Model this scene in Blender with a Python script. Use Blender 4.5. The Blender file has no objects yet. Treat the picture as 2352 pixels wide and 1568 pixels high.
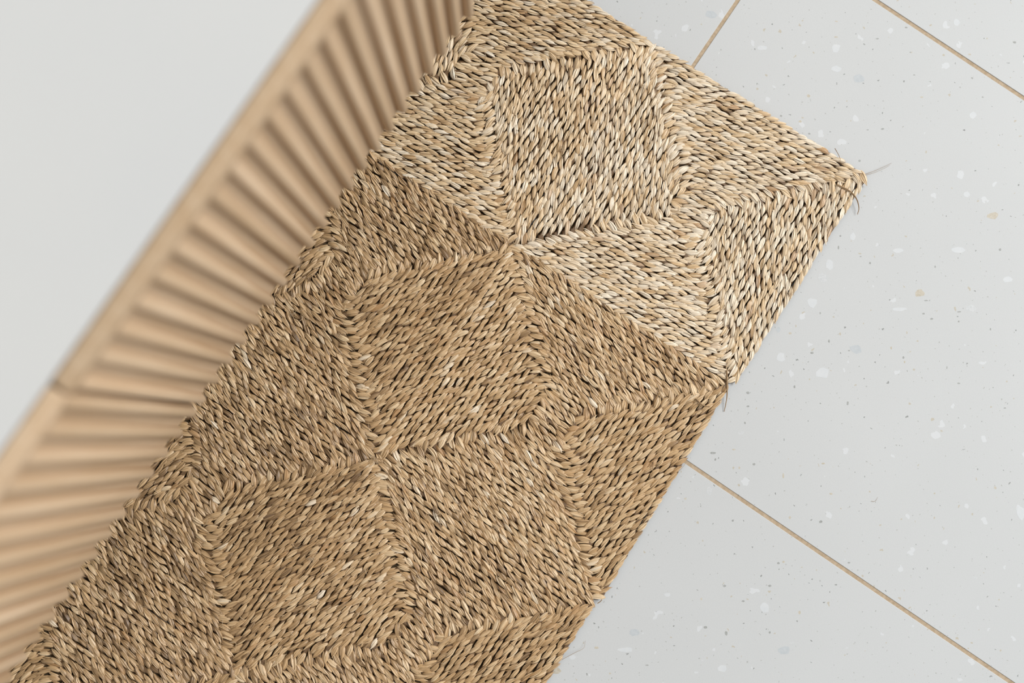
import bpy, bmesh, math, random
import numpy as np
from mathutils import Matrix, Vector

random.seed(7)
RNG = np.random.default_rng(11)
scene = bpy.context.scene
COL = scene.collection

# ------------------------------------------------------------------ camera
F_PX, CAM_H, W_PX = 3267.0, 1.72, 2352.0
ROT = math.radians(34.2)                      # tile direction against the picture's horizontal
down = Vector((-10 / F_PX, 225 / F_PX, 1.0)).normalized()      # straight down, seen by the camera
ex = (Vector((1, 0, 0)) - down * down.x).normalized()
ey = down.cross(ex)
eX = ex * math.cos(ROT) + ey * math.sin(ROT)
eY = ex * math.sin(ROT) - ey * math.cos(ROT)
eZ = -down
right = Vector((eX.x, eY.x, eZ.x)); up = -Vector((eX.y, eY.y, eZ.y)); back = -Vector((eX.z, eY.z, eZ.z))
cam_data = bpy.data.cameras.new('camera')
cam_data.sensor_width = 36.0
cam_data.lens = F_PX / W_PX * 36.0
cam_data.clip_start = 0.01
cam_data.dof.use_dof = True
cam_data.dof.focus_distance = 1.718
cam_data.dof.aperture_fstop = 1.9
cam = bpy.data.objects.new('camera', cam_data)
m = Matrix.Identity(4)
for i in range(3):
    m[i][0], m[i][1], m[i][2] = right[i], up[i], back[i]
m.translation = Vector((0, 0, CAM_H))
cam.matrix_world = m
COL.objects.link(cam)
scene.camera = cam

# ------------------------------------------------------------------ light
world = bpy.data.worlds.new('soft_daylight'); scene.world = world
world.use_nodes = True
bg = world.node_tree.nodes['Background']
bg.inputs['Color'].default_value = (0.93, 0.97, 1.0, 1)
bg.inputs['Strength'].default_value = 0.36

def area(name, loc, target, sx, sy, power, color):
    l = bpy.data.lights.new(name, 'AREA'); l.shape = 'RECTANGLE'
    l.size, l.size_y, l.energy, l.color = sx, sy, power, color
    o = bpy.data.objects.new(name, l); o.location = loc
    o.rotation_euler = (Vector(target) - Vector(loc)).to_track_quat('-Z', 'Y').to_euler()
    COL.objects.link(o); return o
area('window_light', (4.6, 5.2, 7.4), (0, 0.0, 0), 4.6, 4.2, 1080, (1.0, 0.985, 0.96))

vs = scene.view_settings
vs.view_transform = 'Standard'; vs.look = 'None'; vs.gamma = 1.0; vs.use_curve_mapping = False
vs.exposure = -0.12

# ------------------------------------------------------------------ helpers
def tag(o, label=None, cat=None, group=None, kind=None):
    if label: o['label'] = label
    if cat: o['category'] = cat
    if group: o['group'] = group
    if kind: o['kind'] = kind
    return o

def link(name, me, mat=None, parent=None):
    o = bpy.data.objects.new(name, me)
    if mat and not me.materials: me.materials.append(mat)
    o.parent = parent
    COL.objects.link(o); return o

def bm_mesh(name, bm, smooth=False):
    me = bpy.data.meshes.new(name); bm.to_mesh(me); bm.free()
    if smooth: me.polygons.foreach_set('use_smooth', [True] * len(me.polygons))
    return me

def box_bm(x0, x1, y0, y1, z0, z1, bev=0.0, seg=2):
    bm = bmesh.new()
    bmesh.ops.create_cube(bm, size=1, matrix=Matrix.Translation(((x0+x1)/2, (y0+y1)/2, (z0+z1)/2)) @ Matrix.Diagonal((x1-x0, y1-y0, z1-z0, 1)))
    if bev: bmesh.ops.bevel(bm, geom=bm.edges[:], offset=bev, segments=seg, affect='EDGES', profile=0.5)
    return bm

def nmat(name):
    mt = bpy.data.materials.new(name); mt.use_nodes = True
    nt = mt.node_tree; b = nt.nodes['Principled BSDF']
    return mt, nt, b
def N(nt, t, **kw):
    n = nt.nodes.new(t)
    for k, v in kw.items():
        if k in n.inputs: n.inputs[k].default_value = v
        else: setattr(n, k, v)
    return n
def ramp(nt, stops):
    r = nt.nodes.new('ShaderNodeValToRGB'); e = r.color_ramp.elements
    while len(e) < len(stops): e.new(0.5)
    for i, (p, c) in enumerate(stops):
        e[i].position = p; e[i].color = (*c, 1) if len(c) == 3 else c
    return r

# ------------------------------------------------------------------ materials
def mat_tile():
    mt, nt, b = nmat('pale_terrazzo'); L = nt.links
    geo = N(nt, 'ShaderNodeNewGeometry')
    big = N(nt, 'ShaderNodeTexNoise', Scale=3.0, Detail=4.0)
    fine = N(nt, 'ShaderNodeTexNoise', Scale=900.0, Detail=3.0)
    for n in (big, fine): L.new(geo.outputs['Position'], n.inputs['Vector'])
    r1 = ramp(nt, [(0.3, (0.595, 0.610, 0.615)), (0.7, (0.62, 0.635, 0.64))]); L.new(big.outputs['Fac'], r1.inputs[0])
    r2 = ramp(nt, [(0.25, (0.93, 0.93, 0.93)), (0.75, (1, 1, 1))]); L.new(fine.outputs['Fac'], r2.inputs[0])
    m1 = N(nt, 'ShaderNodeMix', data_type='RGBA', blend_type='MULTIPLY'); m1.inputs[0].default_value = 1
    L.new(r1.outputs[0], m1.inputs[6]); L.new(r2.outputs[0], m1.inputs[7])
    col = m1.outputs[2]
    # scattered small grains: a few dark, a few sandy, a few chalky
    for sc, th, c, amt, off in ((75, 0.075, (0.20, 0.21, 0.20), 0.75, 0.0), (60, 0.085, (0.50, 0.44, 0.33), 0.7, 3.1), (38, 0.16, (0.67, 0.69, 0.71), 0.8, 7.7), (160, 0.12, (0.33, 0.33, 0.31), 0.55, 5.3)):
        mp = N(nt, 'ShaderNodeMapping'); mp.inputs['Location'].default_value = (off, off * 1.7, 0)
        L.new(geo.outputs['Position'], mp.inputs['Vector'])
        wob = N(nt, 'ShaderNodeTexNoise', Scale=sc * 2.6, Detail=2.0); L.new(mp.outputs[0], wob.inputs['Vector'])
        sub = N(nt, 'ShaderNodeVectorMath', operation='SCALE'); sub.inputs[3].default_value = 0.55 / sc
        L.new(wob.outputs['Color'], sub.inputs[0])
        add = N(nt, 'ShaderNodeVectorMath', operation='ADD'); L.new(mp.outputs[0], add.inputs[0]); L.new(sub.outputs[0], add.inputs[1])
        v = N(nt, 'ShaderNodeTexVoronoi', Scale=sc, voronoi_dimensions='2D'); L.new(add.outputs[0], v.inputs['Vector'])
        # only some cells carry a grain, sized by the cell's own random number
        sep = N(nt, 'ShaderNodeSeparateColor'); L.new(v.outputs['Color'], sep.inputs[0])
        pick = N(nt, 'ShaderNodeMath', operation='SUBTRACT'); pick.inputs[1].default_value = 0.80; L.new(sep.outputs[0], pick.inputs[0])
        siz = N(nt, 'ShaderNodeMath', operation='MULTIPLY'); siz.inputs[1].default_value = 5 * th; L.new(pick.outputs[0], siz.inputs[0])
        lt = N(nt, 'ShaderNodeMath', operation='LESS_THAN'); L.new(v.outputs['Distance'], lt.inputs[0]); L.new(siz.outputs[0], lt.inputs[1])
        am = N(nt, 'ShaderNodeMath', operation='MULTIPLY'); am.inputs[1].default_value = amt; L.new(lt.outputs[0], am.inputs[0])
        mx = N(nt, 'ShaderNodeMix', data_type='RGBA'); L.new(am.outputs[0], mx.inputs[0]); L.new(col, mx.inputs[6]); mx.inputs[7].default_value = (*c, 1)
        col = mx.outputs[2]
    L.new(col, b.inputs['Base Color'])
    b.inputs['Roughness'].default_value = 0.48
    b.inputs['Specular IOR Level'].default_value = 0.35
    return mt

def mat_noise(name, c0, c1, scale, rough, spec=0.3, detail=4.0, bump=0.0):
    mt, nt, b = nmat(name); L = nt.links
    geo = N(nt, 'ShaderNodeNewGeometry')
    n = N(nt, 'ShaderNodeTexNoise', Scale=scale, Detail=detail); L.new(geo.outputs['Position'], n.inputs['Vector'])
    r = ramp(nt, [(0.3, c0), (0.7, c1)]); L.new(n.outputs['Fac'], r.inputs[0]); L.new(r.outputs[0], b.inputs['Base Color'])
    b.inputs['Roughness'].default_value = rough; b.inputs['Specular IOR Level'].default_value = spec
    if bump:
        bp = N(nt, 'ShaderNodeBump', Strength=bump, Distance=0.0005); L.new(n.outputs['Fac'], bp.inputs['Height']); L.new(bp.outputs[0], b.inputs['Normal'])
    return mt

def mat_wood():
    mt, nt, b = nmat('light_oak'); L = nt.links
    tc = N(nt, 'ShaderNodeNewGeometry'); oi = N(nt, 'ShaderNodeObjectInfo')
    mp = N(nt, 'ShaderNodeMapping'); mp.inputs['Scale'].default_value = (90, 90, 4)
    L.new(tc.outputs['Position'], mp.inputs['Vector'])
    n = N(nt, 'ShaderNodeTexNoise', Scale=1.0, Detail=5.0, Roughness=0.6); L.new(mp.outputs[0], n.inputs['Vector'])
    r = ramp(nt, [(0.25, (0.50, 0.345, 0.21)), (0.55, (0.57, 0.42, 0.28)), (0.8, (0.63, 0.485, 0.345))]); L.new(n.outputs['Fac'], r.inputs[0])
    hs = N(nt, 'ShaderNodeMix', data_type='RGBA', blend_type='MULTIPLY'); hs.inputs[0].default_value = 1
    r2 = ramp(nt, [(0.0, (0.90, 0.88, 0.84)), (1.0, (1.05, 1.05, 1.05))]); L.new(oi.outputs['Random'], r2.inputs[0])
    L.new(r.outputs[0], hs.inputs[6]); L.new(r2.outputs[0], hs.inputs[7]); L.new(hs.outputs[2], b.inputs['Base Color'])
    b.inputs['Roughness'].default_value = 0.5; b.inputs['Specular IOR Level'].default_value = 0.3
    return mt

def mat_seagrass():
    mt, nt, b = nmat('dried_seagrass'); L = nt.links
    at = N(nt, 'ShaderNodeAttribute', attribute_name='blade')      # r tone, g warmth, b random
    fb = N(nt, 'ShaderNodeAttribute', attribute_name='fibre')      # x across mm, y along mm, z random
    sp = N(nt, 'ShaderNodeSeparateColor'); L.new(at.outputs['Color'], sp.inputs[0])
    mp = N(nt, 'ShaderNodeMapping'); mp.inputs['Scale'].default_value = (3.2, 0.10, 37.0); L.new(fb.outputs['Vector'], mp.inputs['Vector'])
    st = N(nt, 'ShaderNodeTexNoise', Scale=1.0, Detail=3.0, Roughness=0.6); L.new(mp.outputs[0], st.inputs['Vector'])
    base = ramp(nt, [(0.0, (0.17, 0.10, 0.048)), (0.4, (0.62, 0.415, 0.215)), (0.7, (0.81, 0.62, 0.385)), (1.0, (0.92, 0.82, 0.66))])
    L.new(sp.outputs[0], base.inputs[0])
    warm = N(nt, 'ShaderNodeMix', data_type='RGBA'); L.new(sp.outputs[1], warm.inputs[0]); L.new(base.outputs[0], warm.inputs[6]); warm.inputs[7].default_value = (0.50, 0.29, 0.13, 1)
    rs = ramp(nt, [(0.28, (0.50, 0.44, 0.38)), (0.42, (0.93, 0.91, 0.89)), (0.62, (1.03, 1.03, 1.03)), (0.8, (1.12, 1.12, 1.11))]); L.new(st.outputs['Fac'], rs.inputs[0])
    mu = N(nt, 'ShaderNodeMix', data_type='RGBA', blend_type='MULTIPLY'); mu.inputs[0].default_value = 1
    L.new(warm.outputs[2], mu.inputs[6]); L.new(rs.outputs[0], mu.inputs[7])
    L.new(mu.outputs[2], b.inputs['Base Color'])
    bp = N(nt, 'ShaderNodeBump', Strength=0.55, Distance=0.00035); L.new(st.outputs['Fac'], bp.inputs['Height']); L.new(bp.outputs[0], b.inputs['Normal'])
    b.inputs['Roughness'].default_value = 0.37; b.inputs['Specular IOR Level'].default_value = 0.7
    return mt

M_TILE = mat_tile()
M_GROUT = mat_noise('sandy_grout', (0.42, 0.32, 0.215), (0.54, 0.43, 0.31), 260, 0.9, 0.1)
M_CHIP = {'g': mat_noise('blue_grey_stone', (0.50, 0.535, 0.56), (0.56, 0.59, 0.61), 260, 0.45),
          'p': mat_noise('pale_grey_stone', (0.55, 0.575, 0.585), (0.66, 0.67, 0.68), 420, 0.45),
          't': mat_noise('sandy_stone', (0.50, 0.45, 0.36), (0.62, 0.58, 0.50), 330, 0.45),
          'd': mat_noise('dark_grey_stone', (0.29, 0.30, 0.29), (0.46, 0.47, 0.46), 500, 0.45),
          'w': mat_noise('chalk_white_stone', (0.63, 0.655, 0.675), (0.665, 0.685, 0.70), 120, 0.45)}
M_WALL = mat_noise('white_plaster', (0.74, 0.74, 0.72), (0.78, 0.78, 0.76), 12, 0.8, 0.2)
M_WHITE = mat_noise('white_solid_surface', (0.60, 0.605, 0.605), (0.625, 0.625, 0.615), 4, 0.35, 0.35)
M_WOOD = mat_wood()
M_INNER = mat_noise('dark_carcass', (0.10, 0.075, 0.05), (0.13, 0.10, 0.07), 30, 0.7)
M_GRASS = mat_seagrass()
M_GAP_SHADE = mat_noise('gap_shade_brown', (0.035, 0.024, 0.014), (0.085, 0.06, 0.035), 300, 0.95, 0.05)  # dark colour standing in for the shade between the cords
M_HAIR = mat_noise('tan_fibre', (0.30, 0.19, 0.10), (0.42, 0.29, 0.17), 90, 0.6, 0.2)

M_SLIVER = mat_noise('pale_fibre', (0.45, 0.32, 0.19), (0.72, 0.57, 0.39), 70, 0.5, 0.3)

# ------------------------------------------------------------------ setting: floor of tiles, wall behind the cabinet
GROUT = 0.0046
floor = link('floor', bm_mesh('floor', box_bm(-1.0, 2.6, -2.2, 2.8, -0.03, -0.0009)), M_GROUT)
tag(floor, 'pale speckled terrazzo tile floor with sandy grout lines', kind='structure')
wall = link('wall_left', bm_mesh('wall_left', box_bm(-0.92, -0.80, -2.2, 2.8, -0.03, 2.6)), M_WALL)
tag(wall, 'white plaster wall behind the wooden cabinet', kind='structure')
TX0, TY0, TW, TH = -0.0689, 0.0986, 1.207, 0.6033      # one joint crossing, tile length and width
tiles = []
for ix in range(-1, 2):
    for iy in range(-3, 4):
        x0, y0 = TX0 + ix * TW, TY0 + iy * TH
        x1 = x0 + TW; xa = max(x0 + GROUT/2, -0.80)
        if x1 - GROUT/2 - xa < 0.05: continue
        t = link('tile', bm_mesh('tile', box_bm(xa, x1 - GROUT/2, y0 + GROUT/2, y0 + TH - GROUT/2, -0.009, 0.0, 0.0005, 2)), M_TILE, floor)
        tiles.append((x0, x1, y0, y0 + TH, t))
# stone chips seen in the tiles: x, y (m), half sizes (mm), kind of stone
CH=[(0.1079,0.6082,7.3,6.3,'g'),(-0.0869,0.5725,8.4,5.2,'g'),(0.0689,0.5554,2.4,2.1,'t'),(0.0565,0.6358,2.9,1.0,'t'),(0.0461,0.6525,2.4,0.8,'t'),(0.0998,0.6626,2.1,1.0,'d'),(0.1848,0.6323,2.1,1.0,'t'),(0.1621,0.6504,1.6,0.8,'d'),(0.1666,0.5722,2.1,1.3,'d'),(0.1522,0.561,1.6,0.8,'d'),(0.0781,0.5231,2.4,1.6,'t'),(0.0957,0.5167,1.6,1.3,'d'),(0.0548,0.5157,1.6,1.3,'d'),(0.1648,0.5233,1.8,1.6,'d'),(0.2045,0.7102,1.8,1.3,'t'),(0.2231,0.6873,1.6,1.3,'d'),(0.2418,0.7541,2.6,1.6,'d'),(0.1213,0.6944,2.1,1.0,'d'),(0.1692,0.735,4.7,4.7,'w'),(0.2489,0.6485,5.2,4.7,'w'),(0.2767,0.578,4.7,6.3,'w'),(0.2961,0.5619,4.7,4.2,'w'),(0.0639,0.6244,6.3,5.8,'w'),(0.0783,0.6025,6.8,4.7,'w'),(-0.0114,0.5731,6.3,3.1,'w'),(0.2467,0.6745,1.3,1.0,'d'),(0.3369,0.5585,7.9,4.7,'t'),(0.3145,0.4283,6.6,5.2,'t'),(0.2877,0.328,8.4,5.8,'g'),(0.207,0.3777,7.3,6.3,'p'),(0.2045,0.396,5.0,7.3,'w'),(0.2131,0.3452,7.3,6.3,'w'),(0.2703,0.2804,8.9,7.3,'w'),(0.2094,0.4407,3.7,5.2,'w'),(0.3046,0.3978,11.0,2.4,'w'),(0.2647,0.457,6.8,3.1,'w'),(0.3243,0.4988,8.9,3.7,'w'),(0.2177,0.2682,5.8,6.3,'w'),(0.3942,0.5031,6.8,4.2,'w'),(0.3767,0.4481,6.8,4.7,'p'),(0.3438,0.4103,2.1,1.3,'d'),(0.3668,0.4362,2.6,1.0,'d'),(0.3727,0.4261,1.3,1.3,'d'),(0.326,0.4252,2.6,0.8,'d'),(0.332,0.41,1.8,1.3,'d'),(0.2664,0.4963,2.1,1.3,'p'),(0.2444,0.4251,1.3,1.6,'d'),(0.2022,0.4196,1.0,2.6,'d'),(0.2308,0.4255,1.3,1.0,'d'),(0.228,0.3399,1.0,1.6,'d'),(0.2554,0.3175,1.3,2.1,'d'),(0.2462,0.294,2.1,1.6,'d'),(0.2819,0.3215,1.8,1.0,'d'),(0.3411,0.3515,1.3,1.8,'d'),(0.3453,0.348,1.0,1.6,'t'),(0.3225,0.3529,1.0,2.1,'t'),(0.3914,0.371,0.8,1.8,'d'),(0.4136,0.3631,2.1,1.0,'d'),(0.3666,0.5282,1.8,1.8,'d'),(0.3125,0.4662,1.0,1.6,'d'),(0.2113,0.299,2.1,1.3,'t'),(0.1971,0.2946,3.1,3.7,'g'),(0.2088,0.2099,2.4,1.6,'d'),(0.2514,0.2478,1.3,2.1,'d'),(0.3156,0.2672,1.3,2.4,'d'),(0.4098,0.4398,1.0,1.6,'d'),(0.2179,0.1963,1.8,1.3,'d'),(0.2259,0.1776,1.3,1.6,'d'),(0.2286,0.1649,4.2,2.6,'p'),(0.2625,0.1423,1.8,1.6,'d'),(0.2141,0.1259,4.5,1.6,'d'),(0.2206,0.1208,1.3,1.6,'d'),(0.2327,0.1435,2.4,1.0,'t'),(0.2991,0.1507,1.3,3.7,'t'),(0.25,0.1288,1.3,1.6,'t'),(0.2357,0.0849,3.7,5.8,'p'),(0.2168,0.0614,1.8,1.3,'t'),(0.331,0.1901,2.4,1.0,'t'),(0.4149,-0.0218,8.4,5.8,'g'),(0.367,0.0073,6.3,7.3,'w'),(0.3653,-0.0815,5.5,4.7,'w'),(0.3461,-0.0442,1.8,3.1,'d'),(0.3668,0.1299,2.4,1.8,'d'),(0.3332,0.1134,1.6,1.8,'t'),(0.4146,0.1078,3.9,1.6,'p'),(0.4218,0.1083,1.8,1.0,'d'),(0.5571,0.1783,3.7,1.6,'p'),(0.2784,0.0718,1.6,1.3,'d'),(0.3589,0.1649,2.4,1.3,'t'),(0.5186,0.2822,1.6,2.1,'t'),(0.5601,0.2739,5.8,8.9,'w'),(0.3563,0.0651,2.1,1.3,'t'),(0.352,0.0602,1.8,1.3,'d'),(0.4049,0.0256,1.8,2.6,'t'),(0.4174,-0.0095,2.4,1.6,'p'),(0.3214,-0.0523,2.6,1.8,'d'),(0.3133,0.0014,2.1,1.6,'d'),(0.3582,0.0319,2.1,1.6,'d'),(0.3418,-0.001,2.1,1.3,'d'),(0.4084,0.0155,1.0,1.3,'d'),(0.3886,-0.0141,1.3,1.8,'d'),(0.299,-0.027,1.3,1.6,'t'),(0.2546,-0.1051,6.8,4.7,'g'),(0.2627,-0.046,4.2,3.1,'w'),(0.2099,-0.1709,4.2,3.1,'w'),(0.257,-0.1283,10.0,3.1,'w'),(0.2159,-0.124,0.8,1.6,'d'),(0.2272,-0.1455,2.9,1.6,'t'),(0.2575,-0.1615,1.3,1.3,'t'),(0.2033,-0.1946,6.3,4.2,'t'),(0.2886,-0.1286,2.4,1.0,'d')]
# corners of the sewn squares on the floor (m)
SQ={
'D': [(-0.4403, 0.4938), (-0.1259, 0.4984), (-0.1293, 0.2015), (-0.4372, 0.1929)] ,
'A': [(-0.1238, 0.4991), (0.1805, 0.5092), (0.187, 0.2088), (-0.1261, 0.2005)] ,
'E': [(-0.435, 0.1898), (-0.1274, 0.1977), (-0.1209, -0.1049), (-0.4276, -0.1085)] ,
'B': [(-0.1255, 0.1977), (0.1823, 0.2024), (0.1969, -0.0974), (-0.1197, -0.1047)] ,
'F': [(-0.4267, -0.1116), (-0.1203, -0.1076), (-0.1138, -0.4087), (-0.4148, -0.4157)] ,
'C': [(-0.1183, -0.105), (0.1935, -0.1035), (0.2046, -0.4161), (-0.1129, -0.4099)] ,
'G': [(-0.4139, -0.4188), (-0.1129, -0.4118), (-0.1065, -0.718), (-0.404, -0.7254)] ,
'H': [(-0.1096, -0.412), (0.2049, -0.4202), (0.2063, -0.7246), (-0.1023, -0.7194)] ,
}
SQ_LABEL = {'A': 'pale woven square at the free corner of the rug', 'D': 'woven square at the far end beside the cabinet', 'E': 'second woven square along the cabinet', 'B': 'second woven square along the open floor', 'F': 'third woven square along the cabinet', 'C': 'third woven square along the open floor', 'G': 'fourth woven square along the cabinet', 'H': 'fourth woven square along the open floor'}
ST= [[(0.1776, 0.5096), (0.1854, 0.5201), (0.1931, 0.5325), (0.199, 0.543)], [(0.1791, 0.5093), (0.1882, 0.5207), (0.1961, 0.5339), (0.1984, 0.54)], [(0.1309, 0.5168), (0.1412, 0.5108), (0.1473, 0.5046)], [(0.1572, 0.4808), (0.1747, 0.483), (0.1871, 0.4797), (0.1956, 0.4726), (0.1988, 0.4657)], [(0.1715, 0.2174), (0.1836, 0.2002), (0.1908, 0.1893), (0.1974, 0.1747)], [(0.1834, 0.119), (0.1883, 0.1116), (0.1896, 0.1068), (0.185, 0.1043)], [(0.1878, 0.0765), (0.1921, 0.087), (0.1937, 0.1007)], [(0.1983, -0.1011), (0.2001, -0.0955), (0.1981, -0.0906), (0.1954, -0.0912), (0.1948, -0.0978)], [(0.2001, -0.1799), (0.2084, -0.1644), (0.2141, -0.1543), (0.2116, -0.146)], [(0.4036, 0.1847), (0.4075, 0.1874), (0.4075, 0.1931)], [(0.1595, 0.168), (0.1704, 0.1659), (0.1794, 0.1694)], [(0.1596, 0.0763), (0.1656, 0.0646), (0.1669, 0.056)]]
def chip_mesh(rx, ry, seed):
    r = random.Random(seed); n = 9
    # the long axis keeps to the picture's direction it was seen in
    pts = []
    for i in range(n):
        a = i / n * 2 * math.pi + r.uniform(-.2, .2); k = r.uniform(0.72, 1.08)
        px, py = rx * k * math.cos(a), ry * k * math.sin(a)
        pts.append((px * math.cos(ROT) - py * math.sin(ROT), px * math.sin(ROT) + py * math.cos(ROT)))
    bm = bmesh.new()
    top = [bm.verts.new((x, y, 0.00006)) for x, y in pts]; bot = [bm.verts.new((x, y, -0.002)) for x, y in pts]
    bm.faces.new(top)
    for i in range(n): bm.faces.new((top[i], bot[i], bot[(i+1) % n], top[(i+1) % n]))
    bmesh.ops.recalc_face_normals(bm, faces=bm.faces[:])
    return bm_mesh('stone_chip', bm)
for i, (x, y, rx, ry, kind) in enumerate(CH):
    for x0, x1, y0, y1, t in tiles:
        if x0 < x < x1 and y0 < y < y1:
            c = link('stone_chip', chip_mesh(rx / 1000, ry / 1000, i), M_CHIP[kind], t); c.location = (x, y, 0)

# ------------------------------------------------------------------ wall-hung cabinet with fluted fronts
ZB, ZT = 0.25, 0.70
XF, XBACK = -0.2800, -0.2880             # front of the slats, face they stand on
YSEAM = -0.1515
cab = bpy.data.objects.new('vanity_cabinet', None); cab.location = (-0.54, -0.15, ZB); COL.objects.link(cab)
tag(cab, 'wall-hung light oak cabinet with fluted vertical slats on its front', 'cabinet')
bpy.context.view_layer.update()
def child(name, me, mat, parent):
    o = link(name, me, mat, parent); o.matrix_parent_inverse = parent.matrix_world.inverted(); return o
YLO, YHI = -0.78, 0.60
child('carcass', bm_mesh('carcass', box_bm(-0.799, -0.3035, YLO + 0.004, YHI - 0.004, ZB + 0.004, ZT - 0.014, 0.001, 1)), M_INNER, cab)

def slat_mesh(hw, dep, z0, z1):
    n = 12; bm = bmesh.new(); rings = []
    for z, s in ((z0, 0.82), (z0 + 0.0016, 0.95), (z0 + 0.004, 1.0), (z1, 1.0)):
        ring = []
        for i in range(n + 1):
            a = math.pi * i / n
            cx, sy = math.cos(a), math.sin(a)
            ring.append(bm.verts.new((dep * s * math.copysign(abs(sy) ** 0.75, sy), -hw * s * math.copysign(abs(cx) ** 0.75, cx), z)))
        rings.append(ring)
    for a, b in zip(rings, rings[1:]):
        for i in range(n): bm.faces.new((a[i], a[i+1], b[i+1], b[i]))
        bm.faces.new((a[n], a[0], b[0], b[n]))
    bm.faces.new(rings[0]); bm.faces.new(rings[-1])
    bmesh.ops.recalc_face_normals(bm, faces=bm.faces[:])
    me = bm_mesh('slat', bm, True); me.materials.append(M_WOOD); return me
SLAT = slat_mesh(0.0058, XF - XBACK + 0.0005, ZB, ZT - 0.015)
SLAT_EDGE = slat_mesh(0.0054, XF - XBACK + 0.0005, ZB, ZT - 0.015)

def front(y0, y1, first, pitch, sgn, label):
    d = child('drawer_front', bm_mesh('drawer_front', box_bm(-0.3030, XBACK, y0, y1, ZB, ZT - 0.015, 0.0006, 1)), M_WOOD, cab)
    d['label'] = label
    bpy.context.view_layer.update()
    child('top_rail', bm_mesh('top_rail', box_bm(-0.2950, XF + 0.0015, y0, y1, ZT - 0.015, ZT, 0.0035, 3), True), M_WOOD, d)
    y = first; k = 0
    while y0 + 0.006 < y < y1 - 0.006:
        o = child('slat', SLAT_EDGE if k == 0 else SLAT, None, d)
        o.location = (XBACK - 0.0005, y, 0)
        o.matrix_parent_inverse = d.matrix_world.inverted()
        y += sgn * pitch; k += 1
    return d
front(YSEAM + 0.0012, YHI, -0.1430, 0.02448, 1, 'fluted oak drawer front on the far side of the narrow joint')
front(YLO, YSEAM - 0.0012, -0.1600, 0.02503, -1, 'fluted oak drawer front on the near side of the narrow joint')

# worktop: a plain white slab behind the oak rail
wt = link('worktop', bm_mesh('worktop', box_bm(-0.7995, -0.2954, YLO, YHI, ZT - 0.0135, ZT, 0.0012, 2)), M_WHITE)
tag(wt, 'smooth white worktop set behind the oak rail of the cabinet', 'worktop')

# ------------------------------------------------------------------ seagrass rug
HALF, NCOIL = 0.15, 23
CW = HALF / NCOIL                       # width of one cord
CORE = 4                                # coils replaced by the back-and-forth core
DS = 0.00205
rug = bpy.data.objects.new('seagrass_rug', None); rug.location = (0.04, -0.11, 0); COL.objects.link(rug)
tag(rug, 'woven seagrass rug of sewn coiled squares lying on the pale tiles', 'rug')
bpy.context.view_layer.update()

def smooth_noise(n, step, amp, rng):
    m = int(n / step) + 4
    k = rng.normal(0, 1, m)
    x = np.arange(n) / step; i = x.astype(int); f = x - i; f = f * f * (3 - 2 * f)
    return amp * (k[i] * (1 - f) + k[i + 1] * f)

def resample(P, ds):
    d = np.hypot(*np.diff(P, axis=0).T); s = np.r_[0, np.cumsum(d)]
    n = max(4, int(s[-1] / ds)); t = np.linspace(0, s[-1], n)
    return np.c_[np.interp(t, s, P[:, 0]), np.interp(t, s, P[:, 1])]

def ring_path(d, r, r_tight, rng):
    pts = []
    for q in range(4):                                   # corners counter-clockwise from lower right
        sx, sy = ((1, -1), (1, 1), (-1, 1), (-1, -1))[q]
        rr = min(d * .95, (r if q in (0, 2) else r_tight) * rng.uniform(0.93, 1.07))
        cx, cy = sx * (d - rr), sy * (d - rr); a0 = -math.pi / 2 + q * math.pi / 2
        for a in np.linspace(a0, a0 + math.pi / 2, 14): pts.append((cx + rr * math.cos(a), cy + rr * math.sin(a)))
    k = pts.index(min(pts, key=lambda p: abs(p[0] + d) + abs(p[1] + d * .5)))
    pts = pts[k:] + pts[:k + 1]
    return np.array(pts)

def core_path(rng):
    pts = []; L = CORE * CW - CW * .5; n = 2 * CORE
    for j in range(n):
        v = (j - (n - 1) / 2) * CW
        row = [(-L + CW * .5, v), (L - CW * .5, v)]
        s = 1 if j % 2 == 0 else -1
        if s < 0: row.reverse()
        pts += row
        if j < n - 1:
            cx = s * (L - CW * .5)
            for a in np.linspace(-math.pi / 2, math.pi / 2, 7)[1:-1]: pts.append((cx + s * CW * .5 * math.cos(a), v + CW * .5 + CW * .5 * math.sin(a)))
    return np.array(pts)

NB, NS = 4, 10                          # blades in one visible twist of the cord, stations along a blade

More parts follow.
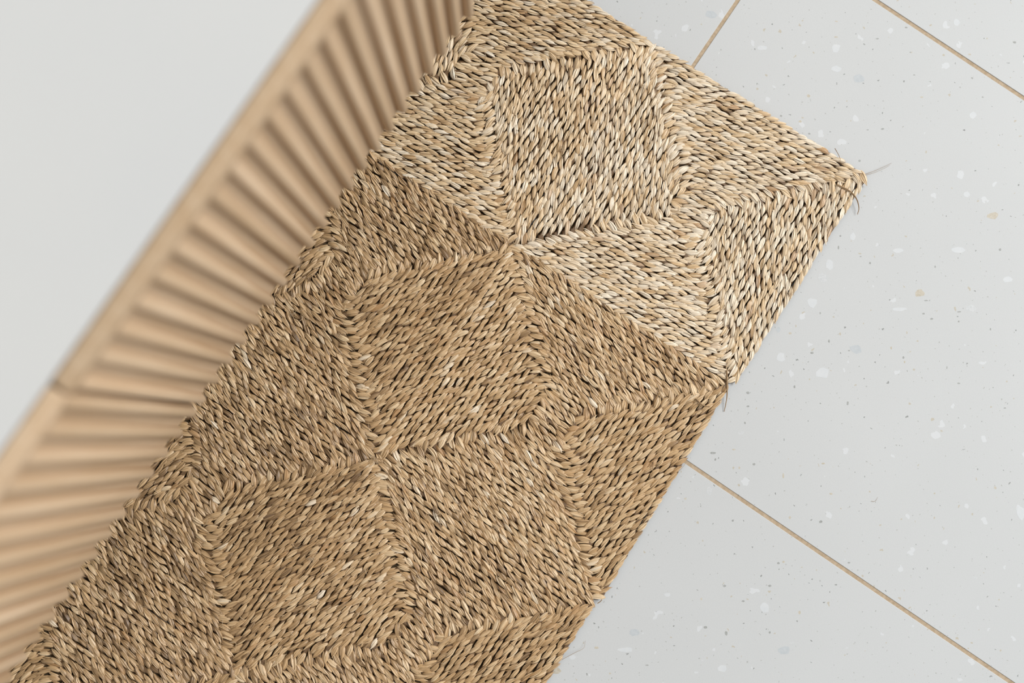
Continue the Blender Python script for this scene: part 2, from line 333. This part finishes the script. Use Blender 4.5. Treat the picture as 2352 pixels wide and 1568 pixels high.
def cord_mesh(P, hand, rng, tone0, twist, fill=True):
    """A cord of dry grass: a round core and, over it, one bundle of flat folded blades for every
    twist of the two strands, lying aslant to the cord and tucked under its neighbours."""
    n = len(P)
    T = np.gradient(P, axis=0); T /= np.hypot(*T.T)[:, None] + 1e-12
    Lt = np.c_[-T[:, 1], T[:, 0]]
    kap = np.abs(T[:, 0] * np.gradient(T[:, 1]) - T[:, 1] * np.gradient(T[:, 0])) / DS
    kap = np.convolve(kap, np.ones(5) / 5, 'same')
    wide = 1 + 0.45 * np.clip(kap * 0.011, 0, 1)
    P = P + Lt * smooth_noise(n, 14, 0.00030, rng)[:, None]
    zc = 0.0032 + smooth_noise(n, 18, 0.00025, rng)
    # --- core
    m = 6; th = np.arange(m) / m * 2 * math.pi
    rad = 0.0027 * wide
    core = np.zeros((n, m, 3))
    core[:, :, :2] = P[:, None, :] + Lt[:, None, :] * (rad[:, None] * np.cos(th))[:, :, None]
    core[:, :, 2] = zc[:, None] + 0.0023 * np.sin(th)
    V = [core.reshape(-1, 3)]
    i = (np.arange(n - 1)[:, None] * m + np.arange(m)[None, :]); i2 = (np.arange(n - 1)[:, None] * m + (np.arange(m)[None, :] + 1) % m)
    F = [np.c_[i.ravel(), i2.ravel(), i2.ravel() + m, i.ravel() + m]]
    at = np.zeros((n * m, 4)); at[:, 0] = 0.0; at[:, 3] = 1; A = [at]  # core at the darkest tone: shade of the gaps put into its colour
    fb = np.zeros((n, m, 3)); fb[:, :, 0] = np.arange(m)[None, :] * 1.5; fb[:, :, 1] = np.arange(n)[:, None] * 2.0; fb[:, :, 2] = rng.uniform(0, 60); B = [fb.reshape(-1, 3)]
    # --- bundles
    total = n * DS; s = []; x = rng.uniform(0, 0.012)
    while x < total - 0.002:
        s.append(x); x += twist * float(np.clip(rng.normal(1, 0.13), 0.7, 1.35))
    s = np.array(s); nl = len(s)
    if nl:
        ii = np.clip((s / DS).astype(int), 0, n - 1)
        ctr = P[ii]; cf = wide[ii]; low = np.zeros(nl)
        # at the mitred corners an extra bundle fills the opening towards the next coil
        ex_ = np.where(cf > 1.14)[0] if fill else np.zeros(0, int)
        ctr = np.r_[ctr, ctr[ex_] - Lt[ii[ex_]] * 0.0036]; low = np.r_[low, np.full(len(ex_), 0.0014)]
        ii = np.r_[ii, ii[ex_]]; cf = 1 + (cf - 1) * 0.36; cf = np.r_[cf, cf[ex_] * 0.72]; nl = len(ii)
        ax = T[ii] * hand
        ang = -hand * np.radians(np.clip(rng.normal(21, 6.5, nl), 6, 37))
        ca, sa = np.cos(ang), np.sin(ang)
        ax = np.c_[ax[:, 0] * ca - ax[:, 1] * sa, ax[:, 0] * sa + ax[:, 1] * ca]
        sd = np.c_[-ax[:, 1], ax[:, 0]]
        ln = 0.0176 * rng.uniform(0.86, 1.2, nl)
        wd = 0.0051 * cf * rng.uniform(0.84, 1.14, nl)
        top = 0.0066 - low + rng.normal(0, 0.00035, nl)
        bend = rng.normal(0, 0.00045, nl)
        t = np.linspace(-0.5, 0.5, NS)
        ltone = tone0 + rng.normal(0, 0.115, nl) + np.where(rng.random(nl) < 0.07, rng.uniform(0.1, 0.3, nl), 0)
        lwarm = np.where(rng.random(nl) < 0.05, rng.uniform(0.3, 0.8, nl), rng.uniform(0, 0.14, nl))
        pts = np.zeros((nl, NB, NS, 3, 3)); at = np.ones((nl, NB, NS, 3, 4)); fb = np.zeros((nl, NB, NS, 3, 3))
        order = np.argsort(rng.random((nl, NB)), axis=1)
        for j in range(NB):
            fl = rng.uniform(0.84, 1.08, nl); sh = rng.normal(0, 0.0009, nl) + hand * (j - (NB - 1) / 2) / NB * wd * rng.uniform(0.25, 1.1, nl)
            bz = order[:, j] * 0.00026 - 0.0004; roll = rng.normal(0, 0.00042, nl); rid = rng.uniform(0.0000, 0.00050, nl)
            bw = rng.uniform(0.55, 0.85, nl); rpos = rng.uniform(-0.5, 0.5, nl); tn = rng.normal(0, 0.075, nl); seed = rng.uniform(0, 60, nl)
            pk = rng.uniform(1.4, 3.2, nl)
            for k in range(3):
                xx = t[None, :] * (ln * fl)[:, None] + sh[:, None]
                tt = np.clip(np.abs((xx - 0.75 * sh[:, None]) / (0.53 * ln[:, None])), 0, 1)
                wp = (1 - tt ** pk[:, None]) * 0.93 + 0.07
                yc = (j - (NB - 1) / 2) / NB * wd[:, None] * wp
                hb = wd[:, None] / NB * bw[:, None] * wp
                off = (-1, rpos, 1)[k] if k != 1 else rpos[:, None]
                y = yc + hb * off
                arch = np.where(xx < 0, 0.0034, 0.0019) * tt[:] ** np.where(xx < 0, 2.0, 2.6)
                z = top[:, None] + bz[:, None] - arch - y * y * 95 / cf[:, None] + (rid[:, None] if k == 1 else 0) + (roll * (k - 1))[:, None]
                yb = y + bend[:, None] * (4 * tt * tt - 1) * 0.5
                pts[:, j, :, k, :2] = ctr[:, None, :] + ax[:, None, :] * xx[:, :, None] + sd[:, None, :] * yb[:, :, None]
                pts[:, j, :, k, 2] = np.maximum(z, 0.0012)
                at[:, j, :, k, 0] = np.clip(ltone + tn, 0, 1)[:, None]; at[:, j, :, k, 1] = lwarm[:, None]; at[:, j, :, k, 2] = (seed / 60)[:, None]
                fb[:, j, :, k, 0] = y * 1000; fb[:, j, :, k, 1] = xx * 1000; fb[:, j, :, k, 2] = seed[:, None]
        base = n * m
        V.append(pts.reshape(-1, 3)); A.append(at.reshape(-1, 4)); B.append(fb.reshape(-1, 3))
        i0 = (np.arange(nl * NB)[:, None, None] * NS * 3 + np.arange(NS - 1)[None, :, None] * 3 + np.arange(2)[None, None, :]).ravel() + base
        F.append(np.c_[i0, i0 + 3, i0 + 4, i0 + 1])
    V = np.concatenate(V); F = np.concatenate(F); A = np.concatenate(A); B = np.concatenate(B)
    me = bpy.data.meshes.new('cord')
    me.vertices.add(len(V)); me.vertices.foreach_set('co', V.astype(np.float32).ravel())
    me.loops.add(len(F) * 4); me.loops.foreach_set('vertex_index', F.astype(np.int32).ravel())
    me.polygons.add(len(F)); me.polygons.foreach_set('loop_start', (np.arange(len(F)) * 4).astype(np.int32))
    a = me.attributes.new('blade', 'FLOAT_COLOR', 'POINT'); a.data.foreach_set('color', A.astype(np.float32).ravel())
    a = me.attributes.new('fibre', 'FLOAT_VECTOR', 'POINT'); a.data.foreach_set('vector', B.astype(np.float32).ravel())
    me.update(calc_edges=True)
    me.polygons.foreach_set('use_smooth', np.zeros(len(F), dtype=bool))
    return me

def to_floor(cs, Q):
    ul, ur, lr, ll = [np.array(c) for c in cs]
    u = (Q[:, 0] / HALF + 1) / 2; v = (Q[:, 1] / HALF + 1) / 2
    return ((1-u)*v)[:, None]*ul + (u*v)[:, None]*ur + (u*(1-v))[:, None]*lr + ((1-u)*(1-v))[:, None]*ll

def widen(cs, k):
    c = np.mean(np.array(cs), axis=0); return [tuple(c + (np.array(p) - c) * k) for p in cs]
TONE = {'A': 0.84, 'D': 0.70, 'E': 0.41, 'B': 0.49, 'F': 0.35, 'C': 0.43, 'G': 0.33, 'H': 0.40}  # A, D paler grass; A's sheen and E, F, G's cabinet shade painted in
for key, cs in SQ.items():
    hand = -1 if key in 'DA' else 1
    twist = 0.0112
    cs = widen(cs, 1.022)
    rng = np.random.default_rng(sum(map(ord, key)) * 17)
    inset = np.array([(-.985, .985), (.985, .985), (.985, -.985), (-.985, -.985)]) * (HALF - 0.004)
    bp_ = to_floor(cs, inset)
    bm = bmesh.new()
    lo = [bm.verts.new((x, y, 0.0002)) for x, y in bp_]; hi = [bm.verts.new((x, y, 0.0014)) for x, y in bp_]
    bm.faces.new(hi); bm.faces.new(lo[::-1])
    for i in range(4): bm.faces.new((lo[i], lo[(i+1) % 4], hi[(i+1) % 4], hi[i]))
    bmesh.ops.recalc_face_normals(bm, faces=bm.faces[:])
    sq = child('woven_square', bm_mesh('woven_square', bm), M_GAP_SHADE, rug)  # added thin dark sheet under the cords, painted shade for their gaps
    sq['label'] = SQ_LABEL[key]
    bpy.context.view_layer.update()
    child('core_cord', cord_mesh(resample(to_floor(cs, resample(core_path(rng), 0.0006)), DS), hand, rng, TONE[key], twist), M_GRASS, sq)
    for k in range(CORE, NCOIL):
        d = (k + 0.5) * CW
        t = (k - CORE) / (NCOIL - 1 - CORE)
        rc = 0.024 - 0.014 * t
        rt = 0.011 - 0.006 * t
        path = to_floor(cs, resample(ring_path(d, rc, rt, rng), 0.001))
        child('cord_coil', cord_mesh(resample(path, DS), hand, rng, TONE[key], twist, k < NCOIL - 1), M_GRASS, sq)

# loose fibres sticking out of the rug
def ribbon(bm, pts, w, rng, taper=0.35):
    P = np.array(pts, float); n = len(P)
    T = np.gradient(P, axis=0); T /= np.linalg.norm(T, axis=1)[:, None] + 1e-12
    S = np.cross(T, (0, 0, 1)); S /= np.linalg.norm(S, axis=1)[:, None] + 1e-9
    prev = None
    for i in range(n):
        ww = w * (1 - (1 - taper) * i / (n - 1)) / 2
        a = [bm.verts.new(P[i] + S[i] * ww), bm.verts.new(P[i] + np.array((0, 0, ww * 1.1))), bm.verts.new(P[i] - S[i] * ww), bm.verts.new(P[i] - np.array((0, 0, ww * .6)))]
        if prev:
            for k in range(4): bm.faces.new((prev[k], prev[(k+1) % 4], a[(k+1) % 4], a[k]))
        else: bm.faces.new(a[::-1])
        prev = a
    bm.faces.new(prev)

def spline(pts, m=8):
    P = np.array(pts); n = len(P); out = []
    Q = np.vstack([2*P[0]-P[1], P, 2*P[-1]-P[-2]])
    for i in range(n - 1):
        p0, p1, p2, p3 = Q[i:i+4]
        for t in np.linspace(0, 1, m, endpoint=False):
            out.append(0.5*((2*p1)+(-p0+p2)*t+(2*p0-5*p1+4*p2-p3)*t*t+(-p0+3*p1-3*p2+p3)*t**3))
    out.append(P[-1]); return np.array(out)
rng = np.random.default_rng(5)
WID = [0.0005, 0.0004, 0.0009, 0.0022, 0.0021, 0.0009, 0.0006, 0.0011, 0.0005, 0.0004, 0.0024, 0.0012]
for i, pts in enumerate(ST):
    p = spline(pts); n = len(p); t = np.linspace(0, 1, n)
    z0, z1 = (0.0062, 0.0012) if i in (0, 1, 4, 5, 6, 7, 8) else ((0.0008, 0.0006) if i == 9 else (0.0078, 0.0075))
    if i == 3: z0, z1 = 0.0085, 0.0030
    if i == 4: z0 = 0.0085
    z = z0 + (z1 - z0) * t + (0.0015 * np.sin(math.pi * t) if i != 9 else 0)
    bm = bmesh.new(); ribbon(bm, np.c_[p, z], WID[i], rng)
    bmesh.ops.recalc_face_normals(bm, faces=bm.faces[:])
    if i == 9:
        tag(link('stray_hair', bm_mesh('stray_hair', bm), M_HAIR), 'single thin brown hair lying alone on the open tile below the rug corner', 'hair')
    else:
        child('stray_fiber', bm_mesh('stray_fiber', bm), M_HAIR, rug)

# frayed knots where a strand was joined
for tx, ty in [(0.1846, 0.3373), (-0.1066, 0.4486), (-0.079, 0.4562), (-0.1427, 0.3288), (-0.2998, -0.0215), (-0.1171, -0.1104), (0.0476, -0.094), (-0.1131, -0.2482), (-0.1279, -0.3161), (-0.2398, -0.0101), (-0.1264, 0.2028), (-0.0461, 0.3764)]:
    bm = bmesh.new()
    for q in range(16):
        a = rng.uniform(0, 6.28); l = rng.uniform(0.003, 0.0085); b = rng.normal(0, 1.2); tt_ = np.linspace(-.4, .6, 6)
        ox, oy = rng.normal(0, 0.0016, 2)
        px = tx + ox + l * tt_ * math.cos(a) - b * l * tt_ * tt_ * math.sin(a); py = ty + oy + l * tt_ * math.sin(a) + b * l * tt_ * tt_ * math.cos(a)
        ribbon(bm, np.c_[px, py, 0.0072 + rng.uniform(0, 0.0012) + 0.0012 * np.sin(math.pi * (tt_ + .4))], rng.uniform(0.0002, 0.0005), rng)
    bmesh.ops.recalc_face_normals(bm, faces=bm.faces[:])
    child('frayed_tuft', bm_mesh('frayed_tuft', bm), M_SLIVER, rug)

# many short slivers caught between the cords
bm = bmesh.new()
for i in range(420):
    x, y = rng.uniform(-0.33, 0.185), rng.uniform(-0.5, 0.495)
    a = rng.uniform(0, 6.28); l = rng.uniform(0.003, 0.012); b = rng.normal(0, .7)
    t = np.linspace(-.5, .5, 5)
    px = x + l * t * math.cos(a) - b * l * t * t * math.sin(a); py = y + l * t * math.sin(a) + b * l * t * t * math.cos(a)
    pz = 0.0069 + rng.uniform(0, .0012) + 0.0012 * (.25 - t * t) * 4 - 0.0006
    ribbon(bm, np.c_[px, py, pz], rng.uniform(0.00025, 0.0009), rng)
bmesh.ops.recalc_face_normals(bm, faces=bm.faces[:])
sl = child('loose_slivers', bm_mesh('loose_slivers', bm), M_SLIVER, rug); sl['kind'] = 'stuff'
